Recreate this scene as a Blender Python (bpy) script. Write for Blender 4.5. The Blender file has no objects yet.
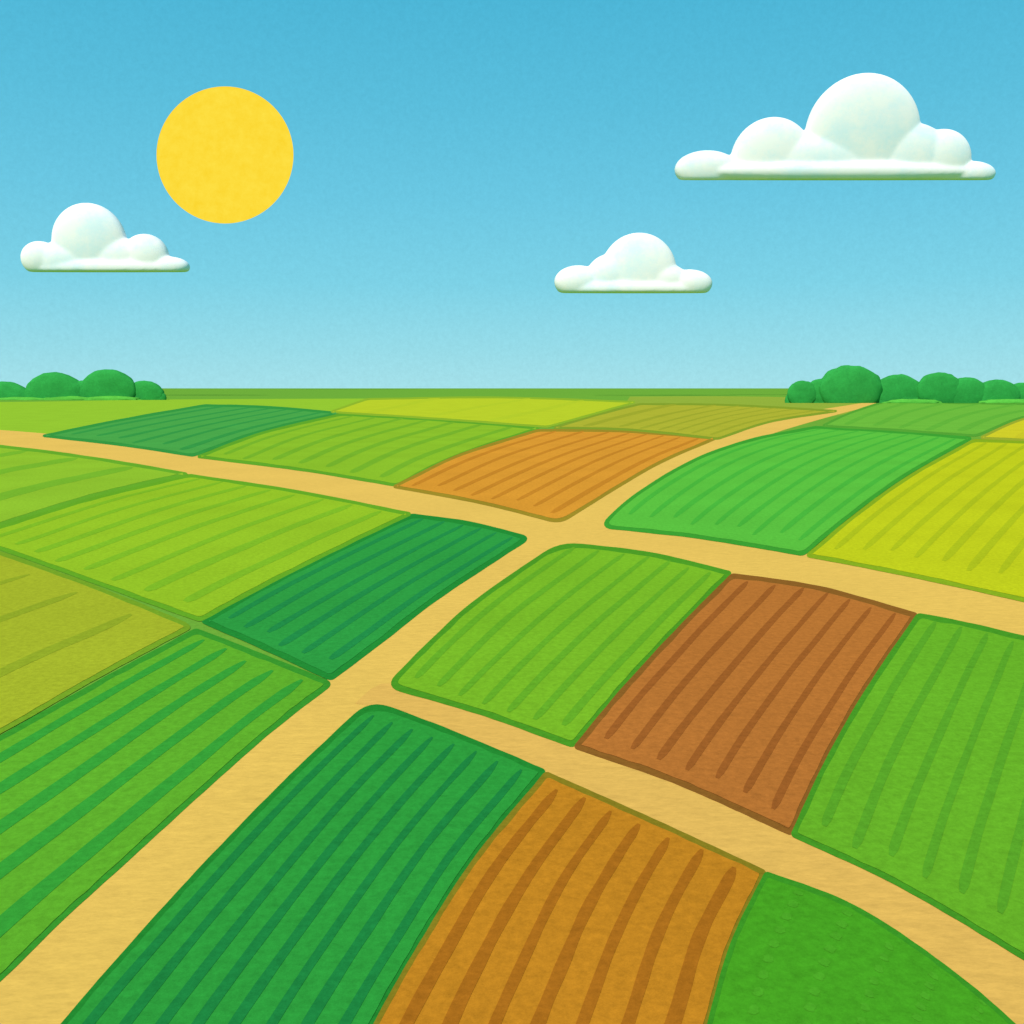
import bpy, bmesh, math, random
from mathutils import Vector, noise, geometry
random.seed(4)
S=bpy.context.scene
# ------------------------------------------------------------------ camera
H=20.0; FOC=1024*35/36.0; PITCH=math.atan(124/FOC)
cd=bpy.data.cameras.new("camera"); cam=bpy.data.objects.new("camera",cd); S.collection.objects.link(cam)
cd.lens=35; cd.sensor_width=36; cd.clip_end=200000; cd.clip_start=0.5
cam.location=(0,0,H); cam.rotation_euler=(math.pi/2-PITCH,0,0); S.camera=cam
S.view_settings.view_transform='Standard'; S.view_settings.look='None'; S.view_settings.exposure=0
CP,SP=math.cos(PITCH),math.sin(PITCH)
def ray(x,y):
    a=(x-512)/FOC; b=(512-y)/FOC
    return Vector((a, CP+b*SP, -SP+b*CP))
# pixel coordinates of the camera view -> metres on the ground plane
def gp(p,z=0.0):
    d=ray(*p); t=(H)/(-d.z); return Vector((d.x*t,d.y*t,z))
def lin(c):
    c=c/255.0
    return c/12.92 if c<=0.04045 else ((c+0.055)/1.055)**2.4
GAIN=(1.18,1.40,1.52)
def alb(rgb,g=GAIN): return tuple(min(0.9,lin(c)/k) for c,k in zip(rgb,g))
# ------------------------------------------------------------------ materials
def new_mat(name):
    m=bpy.data.materials.new(name); m.use_nodes=True; nt=m.node_tree; nt.nodes.clear(); return m,nt
_mc={}
def land_mat(name,rgb,patch=0.05,grain=0.24,gscale=1.8,stretch=None,gain=GAIN):
    key=(name,rgb)
    if key in _mc: return _mc[key]
    m,nt=new_mat(name); N=nt.nodes; L=nt.links
    out=N.new('ShaderNodeOutputMaterial'); b=N.new('ShaderNodeBsdfPrincipled')
    b.inputs['Roughness'].default_value=1; b.inputs['Specular IOR Level'].default_value=0.0
    L.new(b.outputs[0],out.inputs[0])
    g=N.new('ShaderNodeNewGeometry')
    mp=N.new('ShaderNodeMapping'); L.new(g.outputs['Position'],mp.inputs[0])
    if stretch:
        mp.inputs['Rotation'].default_value=(0,0,stretch[0]); mp.inputs['Scale'].default_value=(stretch[1],1,1)
    n1=N.new('ShaderNodeTexNoise'); n1.inputs['Scale'].default_value=0.05; n1.inputs['Detail'].default_value=2
    n2=N.new('ShaderNodeTexNoise'); n2.inputs['Scale'].default_value=gscale; n2.inputs['Detail'].default_value=4; n2.inputs['Roughness'].default_value=0.95
    L.new(g.outputs['Position'],n1.inputs['Vector']); L.new(mp.outputs[0],n2.inputs['Vector'])
    m1=N.new('ShaderNodeMapRange'); m1.inputs['From Min'].default_value=.3; m1.inputs['From Max'].default_value=.7
    m1.inputs['To Min'].default_value=1-patch; m1.inputs['To Max'].default_value=1+patch
    m2=N.new('ShaderNodeMapRange'); m2.inputs['From Min'].default_value=.25; m2.inputs['From Max'].default_value=.75
    m2.inputs['To Min'].default_value=1-grain; m2.inputs['To Max'].default_value=1+grain
    L.new(n1.outputs[0],m1.inputs[0]); L.new(n2.outputs[0],m2.inputs[0])
    mu=N.new('ShaderNodeMath'); mu.operation='MULTIPLY'; L.new(m1.outputs[0],mu.inputs[0]); L.new(m2.outputs[0],mu.inputs[1])
    vm=N.new('ShaderNodeVectorMath'); vm.operation='SCALE'; vm.inputs[0].default_value=alb(rgb,gain)
    L.new(mu.outputs[0],vm.inputs['Scale']); L.new(vm.outputs[0],b.inputs['Base Color'])
    _mc[key]=m; return m
# ------------------------------------------------------------------ curves
def catmull(P,step=6.0):
    P=[Vector(p) for p in P]
    if len(P)==2:
        n=max(2,int((P[1]-P[0]).length/step)); return [P[0].lerp(P[1],i/n) for i in range(n+1)]
    Q=[2*P[0]-P[1]]+P+[2*P[-1]-P[-2]]; out=[]
    for i in range(1,len(Q)-2):
        a,b,c,d=Q[i-1:i+3]; n=max(2,int((c-b).length/step))
        for k in range(n):
            t=k/n
            out.append(0.5*((2*b)+(c-a)*t+(2*a-5*b+4*c-d)*t*t+(3*b-a-3*c+d)*t**3))
    out.append(P[-1]); return out
def resample(P,n):
    d=[0]
    for i in range(1,len(P)): d.append(d[-1]+(P[i]-P[i-1]).length)
    T=d[-1]; out=[]; j=0
    for k in range(n+1):
        s=T*k/n
        while j<len(P)-2 and d[j+1]<s: j+=1
        u=(s-d[j])/max(1e-9,d[j+1]-d[j]); out.append(P[j].lerp(P[j+1],min(1,u)))
    return out
def trim(P,a,b):
    d=[0]
    for i in range(1,len(P)): d.append(d[-1]+(P[i]-P[i-1]).length)
    T=d[-1]
    def at(s):
        for i in range(1,len(P)):
            if d[i]>=s: return P[i-1].lerp(P[i],(s-d[i-1])/max(1e-9,d[i]-d[i-1]))
        return P[-1]
    a=min(a,T*.45); b=min(b,T*.45)
    return [at(a)]+[P[i] for i in range(len(P)) if a<d[i]<T-b]+[at(T-b)]
def outline(edges,radii):
    n=len(edges); out=[]
    tr=[trim(edges[i],radii[i],radii[(i+1)%n]) for i in range(n)]
    for i in range(n):
        out+=tr[i]
        c=edges[i][-1]; a=tr[i][-1]; b=tr[(i+1)%n][0]
        for k in range(1,6):
            t=k/6; out.append(a*(1-t)**2+c*2*t*(1-t)+b*t*t)
    res=[]
    for p in out:
        if not res or (p-res[-1]).length>0.4: res.append(p)
    if (res[0]-res[-1]).length<0.4: res.pop()
    return res
def inset(P,w):
    n=len(P); A=sum(P[i].x*P[(i+1)%n].y-P[(i+1)%n].x*P[i].y for i in range(n)); s=1 if A>0 else -1
    out=[]
    for i in range(n):
        e=(P[(i+1)%n]-P[i-1]); e.normalize(); nn=Vector((-e.y,e.x))*s
        ww=w*(0.55+0.45*min(1,max(0,(P[i].y-400)/250)))
        ww*=1+0.25*noise.noise(Vector((P[i].x*.06,P[i].y*.06,w)))
        out.append(P[i]+nn*ww)
    return out
def fill(bm,pts,z,mi):
    """clean triangulation of a (possibly slightly folded) outline"""
    vs,es,fs,_,_,_=geometry.delaunay_2d_cdt([Vector((p.x,p.y)) for p in pts],[],[list(range(len(pts)))],1,1e-3)
    bv=[]
    for p in vs:
        g=gp(p); bv.append(bm.verts.new((g.x,g.y,z)))
    for f in fs:
        q=bm.faces.new([bv[i] for i in f]); q.normal_update()
        if q.normal.z<0: q.normal_flip()
        q.material_index=mi
def finish(name,bm,mats):
    me=bpy.data.meshes.new(name); bm.to_mesh(me); bm.free()
    for m in mats: me.materials.append(m)
    o=bpy.data.objects.new(name,me); S.collection.objects.link(o); return o
def mixc(a,b,t): return tuple(x*(1-t)+y*t for x,y in zip(a,b))
ZF=[0.044]
def field(name,L,far,R,near,col,row,margin,rows,rw=0.3,r=(2,2,2,2),b=4.0,ragged=0.025,dashed=False):
    """L,R run near->far (row direction); far,near run left->right"""
    Lp,Fp,Rp,Np=[catmull(e) for e in (L,far,R,near)]
    Np[0]=Lp[0].copy();Np[-1]=Rp[0].copy();Fp[0]=Lp[-1].copy();Fp[-1]=Rp[-1].copy()
    E=[Lp,Fp,Rp[::-1],Np[::-1]]
    z=ZF[0]; ZF[0]+=0.0008
    bm=bmesh.new()
    fill(bm,inset(outline(E,[q+1 for q in r]),-1.7),z,0)
    fill(bm,inset(outline(E,[q+b for q in r]),b*.8),z+0.022,1)
    M=60
    Lw,Fw,Rw,Nw=[resample([gp(p) for p in e],M) for e in (Lp,Fp,Rp,Np)]
    def smp(C,t):
        t=max(0,min(1,t))*M; i=min(M-1,int(t)); return C[i].lerp(C[i+1],t-i)
    def coons(u,v):
        c=smp(Nw,u)*(1-v)+smp(Fw,u)*v+smp(Lw,v)*(1-u)+smp(Rw,v)*u
        c-=(Lw[0]*(1-u)*(1-v)+Rw[0]*u*(1-v)+Lw[-1]*(1-u)*v+Rw[-1]*u*v); return c
    for i in range(rows):
        u0=(i+0.75)/(rows+0.5)
        v0=0.022+random.random()*ragged; v1=0.97-random.random()*ragged
        segs=[(v0,v1)]
        if dashed:
            segs=[];v=v0
            while v<v1: segs.append((v,min(v1,v+.035))); v+=.07
        rk=rw*random.uniform(.9,1.1)
        for (a,c) in segs:
            K=60 if not dashed else 6
            prev=None
            for k in range(K+1):
                t=k/K; v=a+(c-a)*t
                wv=rk/rows*0.5*(min(1,(t+0.006)/0.025)**.5)*(min(1,(1-t+.006)/0.07)**.5)*(1-.15*t)
                wv*=1+0.14*noise.noise(Vector((i*7.1,t*9,rows)))
                du=0.03/rows*noise.noise(Vector((i*3.3,t*4,2.0)))
                p=coons(u0+du-wv,v); q=coons(u0+du+wv,v)
                cur=(bm.verts.new((p.x,p.y,z+0.034)),bm.verts.new((q.x,q.y,z+0.034)))
                if prev:
                    f=bm.faces.new((prev[0],prev[1],cur[1],cur[0])); f.normal_update(); f.material_index=2
                    if f.normal.z<0: f.normal_flip()
                prev=cur
    return finish(name,bm,[land_mat("field_margin",mixc(margin,col,.25)),land_mat(name+"_soil",col),land_mat(name+"_rows",mixc(row,col,.12))])
# ------------------------------------------------------------------ ground
bm=bmesh.new()
ys=[-300,0,100,300,700,1500,4000,12000,60000]
xs=[-40000,-8000,-2000,-500,0,500,2000,8000,40000]
V=[[bm.verts.new((x,y,0)) for x in xs] for y in ys]
for j in range(len(ys)-1):
    for i in range(len(xs)-1): bm.faces.new((V[j][i],V[j][i+1],V[j+1][i+1],V[j+1][i]))
finish("ground",bm,[land_mat("ground_grass",(114,174,60))])
def ribbon(name,Lp,Rp,z,mats):
    A=resample(catmull(Lp),70);B=resample(catmull(Rp),70)
    bm=bmesh.new(); prev=None
    for a,b in zip(A,B):
        a=gp(a);b=gp(b); cur=(bm.verts.new((a.x,a.y,z)),bm.verts.new((b.x,b.y,z)))
        if prev:
            f=bm.faces.new((prev[0],prev[1],cur[1],cur[0])); f.normal_update()
            if f.normal.z<0:f.normal_flip()
        prev=cur
    return finish(name,bm,mats)
ribbon("meadow",[(-300,403),(0,402),(170,399.5),(372,398.5)],[(-300,428),(0,440),(200,440),(420,425)],0.012,[land_mat("meadow_grass",(152,200,52))])
ribbon("meadow",[(630,396.5),(720,396.2),(800,397.5),(880,401)],[(620,412),(720,420),(800,420),(870,410)],0.012,[land_mat("meadow_dry_grass",(150,178,62))])
road=land_mat("packed_dirt",(236,196,96),patch=.03,grain=.17,gscale=1.8,stretch=(math.radians(-35),.35))
ribbon("dirt_road",[(-400,395+14),(0,430),(100,442),(200,455),(300,468),(400,484),(480,500),(560,516),(650,528),(740,540),(820,553),(915,574),(1024,597),(1300,655)],
 [(-400,420),(0,449),(100,461),(200,476),(300,493),(400,515),(480,530),(560,550),(650,560),(740,578),(820,590),(915,616),(1024,640),(1300,700)],0.022,[road])
ribbon("dirt_road",[(-160,1140),(-5,984),(60,920),(130,855),(200,790),(270,727),(330,678),(400,625),(460,580),(520,540),(560,517),(620,484),(660,460),(710,437),(780,417),(868,402)],
 [(-25,1140),(70,1028),(135,952),(205,882),(285,795),(375,707),(405,688),(450,640),(500,598),(560,550),(612,528),(645,496),(703,462),(763,437),(825,418),(884,402.5)],0.030,[road])
ribbon("dirt_road",[(370,690),(395,684),(480,711),(570,742),(640,766),(700,790),(790,830),(880,872),(950,912),(1024,957),(1200,1066)],
 [(355,704),(375,708),(450,737),(540,776),(640,820),(755,875),(830,903),(920,957),(1024,1036),(1140,1140)],0.038,[land_mat("packed_clay",(232,187,95),patch=.03,grain=.17,gscale=1.8,stretch=(math.radians(30),.35))])
# ------------------------------------------------------------------ fields
field("crop_field",[(-300,905),(-120,805),(0,738),(100,682),(196,630)],[(196,630),(260,655),(332,684)],[(-160,1135),(-60,1035),(0,981),(60,922),(130,858),(200,794),(270,732),(332,684)],[(-300,905),(-160,1135)],
 (98,176,46),(52,160,58),(48,145,48),5,.34,r=(3,2,6,3),b=5)
field("crop_field",[(-966,498),(-350,454)],[(-350,454),(-40,542),(0,553),(95,587),(190,626)],[(-420,965),(-100,785),(0,733),(100,676),(190,628)],[(-966,498),(-420,965)],
 (168,182,46),(146,168,42),(105,160,40),24,.15,b=4)
field("crop_field",[(202,622),(270,584),(340,549),(412,515)],[(412,515),(470,523),(530,538)],[(331,680),(380,643),(440,597),(530,538)],[(202,622),(260,647),(331,680)],
 (48,158,68),(34,140,74),(34,136,50),6,.30,r=(2,2,8,3),b=5)
field("crop_field",[(-38,538),(0,527),(90,499),(190,475)],[(190,475),(300,492),(411,514)],[(200,621),(270,583),(340,548),(411,514)],[(-38,538),(0,549),(95,583),(200,621)],
 (152,196,42),(128,186,42),(88,162,40),8,.26,b=4)
field("crop_field",[(-350,450),(-200,426)],[(-200,426),(0,446),(100,459),(188,474)],[(-42,537),(0,525),(90,497),(188,474)],[(-350,450),(-42,537)],
 (146,194,50),(120,182,48),(92,165,44),9,.24,b=4)
field("crop_field",[(42,436),(120,420),(205,405)],[(205,405),(270,407),(340,413)],[(193,456),(260,432),(340,413)],[(42,436),(120,445),(193,456)],
 (76,168,76),(54,154,72),(48,148,64),6,.28,b=3.5)
field("crop_field",[(197,457),(262,433),(342,414)],[(342,414),(440,420),(540,428)],[(397,486),(452,458),(540,428)],[(197,457),(300,470),(397,486)],
 (142,192,46),(118,178,46),(84,160,44),7,.26,b=3.5)
field("ploughed_field",[(393,487),(460,455),(538,430)],[(538,430),(620,431),(717,438)],[(560,523),(615,489),(660,463),(717,438)],[(393,487),(480,503),(560,523)],
 (222,154,52),(200,133,42),(140,135,40),8,.26,r=(2,2,2,10),b=3.5)
field("crop_field",[(553,428),(600,414),(640,404)],[(640,404),(730,405),(838,411)],[(718,439),(770,422),(838,411)],[(553,428),(630,430),(718,439)],
 (178,180,54),(160,168,48),(120,155,45),7,.25,b=2.6)
field("wheat_field",[(330,412),(350,405),(368,399)],[(368,399),(500,397.5),(636,402)],[(547,427),(590,415),(636,402)],[(330,412),(440,419),(547,427)],
 (190,208,46),(184,205,46),(130,175,48),3,.15,b=2.2)
field("crop_field",[(600,527),(633,497),(690,462),(750,440),(815,427)],[(815,427),(890,431),(972,438)],[(803,555),(850,516),(905,476),(972,438)],[(600,527),(700,538),(803,555)],
 (94,194,66),(74,182,62),(54,152,48),9,.26,r=(12,2,2,3),b=4)
field("crop_field",[(822,426),(850,413),(883,402)],[(883,402),(960,403),(1090,405)],[(976,436),(1024,417),(1090,405)],[(822,426),(890,430),(976,436)],
 (112,188,64),(100,180,60),(80,158,52),5,.25,b=2.6)
field("wheat_field",[(807,556),(852,518),(907,478),(974,440)],[(974,440),(1024,442),(1300,455)],[(1250,652),(1275,550),(1300,455)],[(807,556),(900,574),(1024,601),(1250,652)],
 (196,206,32),(176,192,32),(120,165,36),13,.26,b=4)
field("wheat_field",[(980,438),(1024,419),(1085,408)],[(1085,408),(1300,410)],[(1330,452),(1315,430),(1300,410)],[(980,438),(1024,440),(1330,452)],
 (212,206,44),(205,198,44),(140,160,50),5,.2,b=2.6)
field("crop_field",[(387,687),(428,645),(478,600),(560,543)],[(560,543),(650,554),(731,573)],[(573,747),(621,690),(676,630),(731,573)],[(387,687),(480,714),(573,747)],
 (124,186,42),(102,172,42),(64,145,38),7,.26,r=(13,20,2,3),b=5)
field("ploughed_field",[(575,748),(622,691),(677,631),(732,575)],[(732,575),(820,588),(917,615)],[(791,835),(826,760),(866,690),(917,615)],[(575,748),(680,785),(791,835)],
 (187,117,52),(157,93,40),(128,90,36),7,.25,b=5)
field("crop_field",[(792,836),(827,761),(867,691),(918,615)],[(918,615),(960,623),(1024,638),(1230,690)],[(1230,1086),(1235,850),(1230,690)],[(792,836),(900,887),(1024,960),(1230,1086)],
 (106,178,42),(90,164,42),(62,145,38),10,.26,b=5)
field("crop_field",[(-30,1140),(64,1024),(130,948),(210,860),(290,778),(370,702)],[(370,702),(450,732),(545,772)],[(314,1140),(372,1028),(412,957),(472,862),(545,772)],[(-30,1140),(314,1140)],
 (48,158,62),(30,132,66),(34,132,46),8,.33,r=(3,20,3,3),b=5)
field("ploughed_field",[(316,1140),(374,1028),(413,958),(473,863),(546,774)],[(546,774),(650,820),(765,873)],[(677,1140),(707,1028),(730,948),(765,873)],[(316,1140),(677,1140)],
 (198,134,36),(170,106,29),(120,125,34),7,.32,b=5)
field("crop_field",[(679,1140),(708,1028),(732,945),(766,874)],[(766,874),(850,906),(930,957),(1012,1024),(1120,1130)],[(1100,1145),(1120,1130)],[(679,1140),(1100,1145)],
 (74,164,36),(80,168,41),(58,146,40),7,.18,b=5,dashed=True)
# ------------------------------------------------------------------ clouds / sun / trees
def lobe(bm,c,r,seg=4,disp=0,fs=1,flat=1.0):
    res=bmesh.ops.create_icosphere(bm,subdivisions=seg,radius=1)
    for v in res['verts']:
        k=1
        if disp: k=1+disp*noise.fractal(Vector((v.co.x*fs+c[0]*.1,v.co.y*fs,v.co.z*fs)),1.0,2.0,4)
        yy=math.copysign(abs(v.co.y)**flat,v.co.y)
        v.co=Vector((c[0]+v.co.x*r[0]*k,c[1]+yy*r[1]*k,c[2]+v.co.z*r[2]*k))
m,nt=new_mat("cloud_vapour"); N=nt.nodes;Lk=nt.links
out=N.new('ShaderNodeOutputMaterial');b=N.new('ShaderNodeBsdfPrincipled');Lk.new(b.outputs[0],out.inputs[0])
b.inputs['Roughness'].default_value=1;b.inputs['Specular IOR Level'].default_value=0
tc=N.new('ShaderNodeTexCoord');n=N.new('ShaderNodeTexNoise');n.inputs['Scale'].default_value=.012;n.inputs['Detail'].default_value=7;n.inputs['Roughness'].default_value=.7
Lk.new(tc.outputs['Object'],n.inputs['Vector'])
cr=N.new('ShaderNodeValToRGB');cr.color_ramp.elements[0].position=.36;cr.color_ramp.elements[1].position=.56
cr.color_ramp.elements[0].color=(.74,.80,.84,1);cr.color_ramp.elements[1].color=(.92,.84,.82,1)
Lk.new(n.outputs[0],cr.inputs[0]);Lk.new(cr.outputs[0],b.inputs['Base Color'])
cloud_m=m
def cloud(cx,base,lobes,D=2600):
    c=ray(cx,base); s=D/c.y/FOC; el=math.atan2(c.z,c.y); c=c*(D/c.y)+Vector((0,0,H))
    bm=bmesh.new()
    for k,(x,y,rx,ry) in enumerate(lobes):
        lobe(bm,((x-cx)*s,0,(base-y)*s),(rx*s,(11+.05*rx)*s,ry*s),4,flat=.75)
    bmesh.ops.bisect_plane(bm,geom=bm.verts[:]+bm.edges[:]+bm.faces[:],plane_co=(0,0,0),plane_no=(0,0,-1),clear_outer=True)
    bmesh.ops.holes_fill(bm,edges=[e for e in bm.edges if e.is_boundary],sides=0)
    o=finish("cloud",bm,[cloud_m]); o.location=c; o.rotation_euler=(el-math.radians(2),0,0)
    r=o.modifiers.new("merge",'REMESH'); r.mode='VOXEL'; r.voxel_size=1.2*s; r.use_smooth_shade=True
    sm=o.modifiers.new("soften",'SMOOTH'); sm.factor=.5; sm.iterations=14
    return o
cloud(835,180,[(858,138,57,57),(770,162,41,41),(706,170,32,18),(938,161,30,29),(969,174,25,12),(820,165,70,30),(905,160,42,34),(834,172,150,12)])
cloud(106,272,[(92,243,37,37.5),(42,259,19,17),(147,257,23,22),(170,267,20,10),(67,262,35,20),(118,260,30,22),(107,268,80,11)])
cloud(633,293,[(638,273,38,38.5),(578,282,24,16),(689,284,23,14),(610,277,24,22),(663,281,25,17),(633,289,77,11)])
m,nt=new_mat("sun_glow"); N=nt.nodes;Lk=nt.links
out=N.new('ShaderNodeOutputMaterial');e=N.new('ShaderNodeEmission');Lk.new(e.outputs[0],out.inputs[0])
tc=N.new('ShaderNodeTexCoord');n=N.new('ShaderNodeTexNoise');n.inputs['Scale'].default_value=.008;n.inputs['Detail'].default_value=6;n.inputs['Roughness'].default_value=.75
Lk.new(tc.outputs['Object'],n.inputs['Vector']);cr=N.new('ShaderNodeValToRGB');Lk.new(n.outputs[0],cr.inputs[0])
cr.color_ramp.elements[0].position=.3;cr.color_ramp.elements[1].position=.7
cr.color_ramp.elements[0].color=(lin(251),lin(214),lin(48),1);cr.color_ramp.elements[1].color=(lin(255),lin(226),lin(70),1)
Lk.new(cr.outputs[0],e.inputs[0])
D=12000;c=ray(225,155);s=D/c.y/FOC;bm=bmesh.new();lobe(bm,(0,0,0),(68.5*s,10*s,68.5*s),5)
for f in bm.faces:f.smooth=True
o=finish("sun",bm,[m]);o.location=c*(D/c.y)+Vector((0,0,H)); o.rotation_euler=(-PITCH,0,0)
TG=(.86,.94,1.0)
leafD=land_mat("foliage",(46,142,66),patch=.08,grain=.2,gscale=.25,gain=TG)
leafL=land_mat("foliage_light",(80,162,60),patch=.08,grain=.2,gscale=.25,gain=TG)
def trees(base,lobes,low):
    D=gp((512,base)).y; s=D/FOC/CP; bm=bmesh.new()
    for (x,top,r) in lobes:
        hgt=base-top; rz=max(r*.85,hgt*.6)
        lobe(bm,((x-512)*s,D+random.uniform(0,4)*s,(hgt-rz)*s),(r*1.12*s,r*s*.3,rz*s),4,.05,3,flat=.7)
        lobe(bm,((x-512)*s,D+3*s,2*s),(r*1.25*s,r*s*.25,hgt*.6*s),3,.04,3)
    for (x,top,r) in low:
        n0=len(bm.faces)
        lobe(bm,((x-512)*s,D-r*.3*s,0),(r*1.3*s,r*.2*s,(base-top)*s),4,.12,3)
        bm.faces.ensure_lookup_table()
        for f in bm.faces[n0:]: f.material_index=1
    bmesh.ops.bisect_plane(bm,geom=bm.verts[:]+bm.edges[:]+bm.faces[:],plane_co=(0,0,0),plane_no=(0,0,-1),clear_outer=True)
    for f in bm.faces:f.smooth=True
    return finish("tree_line",bm,[leafD,leafL])
trees(400,[(-150,378,24),(-105,372,27),(-60,380,22),(-25,384,20),(12,382,24),(62,373,27),(88,381,18),(114,370,25),(149,381,17)],[(-90,396,20),(-20,396,20),(30,397,22),(75,396,20),(120,396,22)])
trees(403,[(798,381,13),(820,379,17),(845,366,28),(893,375,23),(933,373,21),(960,378,19),(990,380,21),(1018,383,19),(1050,376,25),(1090,372,26),(1135,380,22)],[(905,399,22),(1000,399,24),(1070,399,24)])
# ------------------------------------------------------------------ sky + sun lamp
EL=math.radians(50); AZ=math.radians(-150)
sd=Vector((math.sin(AZ)*math.cos(EL),math.cos(AZ)*math.cos(EL),math.sin(EL)))
ld=bpy.data.lights.new("sunlight",'SUN');ld.energy=4.3;ld.angle=math.radians(.5);ld.color=(1,.94,.82)
lo=bpy.data.objects.new("sunlight",ld);S.collection.objects.link(lo);lo.rotation_euler=sd.to_track_quat('Z','Y').to_euler()
w=bpy.data.worlds.new("World");S.world=w;w.use_nodes=True;nt=w.node_tree;N=nt.nodes;Lk=nt.links;N.clear()
out=N.new('ShaderNodeOutputWorld');bg=N.new('ShaderNodeBackground');Lk.new(bg.outputs[0],out.inputs[0]);bg.inputs[1].default_value=.1
sk=N.new('ShaderNodeTexSky');sk.sky_type='NISHITA';sk.sun_disc=False;sk.sun_elevation=EL;sk.sun_rotation=AZ
tc=N.new('ShaderNodeTexCoord');sx=N.new('ShaderNodeSeparateXYZ');Lk.new(tc.outputs['Generated'],sx.inputs[0])
cr=N.new('ShaderNodeValToRGB');Lk.new(sx.outputs['Z'],cr.inputs[0]);els=cr.color_ramp.elements
def c4(r,g,b_): return (lin(r),lin(g),lin(b_),1)
els[0].position=0;els[0].color=c4(165,228,238);els[1].position=1;els[1].color=c4(60,160,205)
for p,c in ((.037,(148,221,235)),(.1,(122,211,232)),(.179,(104,201,228)),(.26,(88,192,222)),(.344,(74,184,217))):
    q=els.new(p);q.color=c4(*c)
sc=N.new('ShaderNodeVectorMath');sc.operation='SCALE';sc.inputs['Scale'].default_value=10;Lk.new(cr.outputs[0],sc.inputs[0])
mx=N.new('ShaderNodeMixRGB');mx.inputs[0].default_value=.94;Lk.new(sk.outputs[0],mx.inputs[1]);Lk.new(sc.outputs[0],mx.inputs[2])
n=N.new('ShaderNodeTexNoise');n.inputs['Scale'].default_value=220;n.inputs['Detail'].default_value=2;n.inputs['Roughness'].default_value=.9;Lk.new(tc.outputs['Generated'],n.inputs['Vector'])
mr=N.new('ShaderNodeMapRange');mr.inputs['From Min'].default_value=.25;mr.inputs['From Max'].default_value=.75;mr.inputs['To Min'].default_value=.955;mr.inputs['To Max'].default_value=1.045;Lk.new(n.outputs[0],mr.inputs[0])
s2=N.new('ShaderNodeVectorMath');s2.operation='SCALE';Lk.new(mx.outputs[0],s2.inputs[0]);Lk.new(mr.outputs[0],s2.inputs['Scale']);Lk.new(s2.outputs[0],bg.inputs[0])
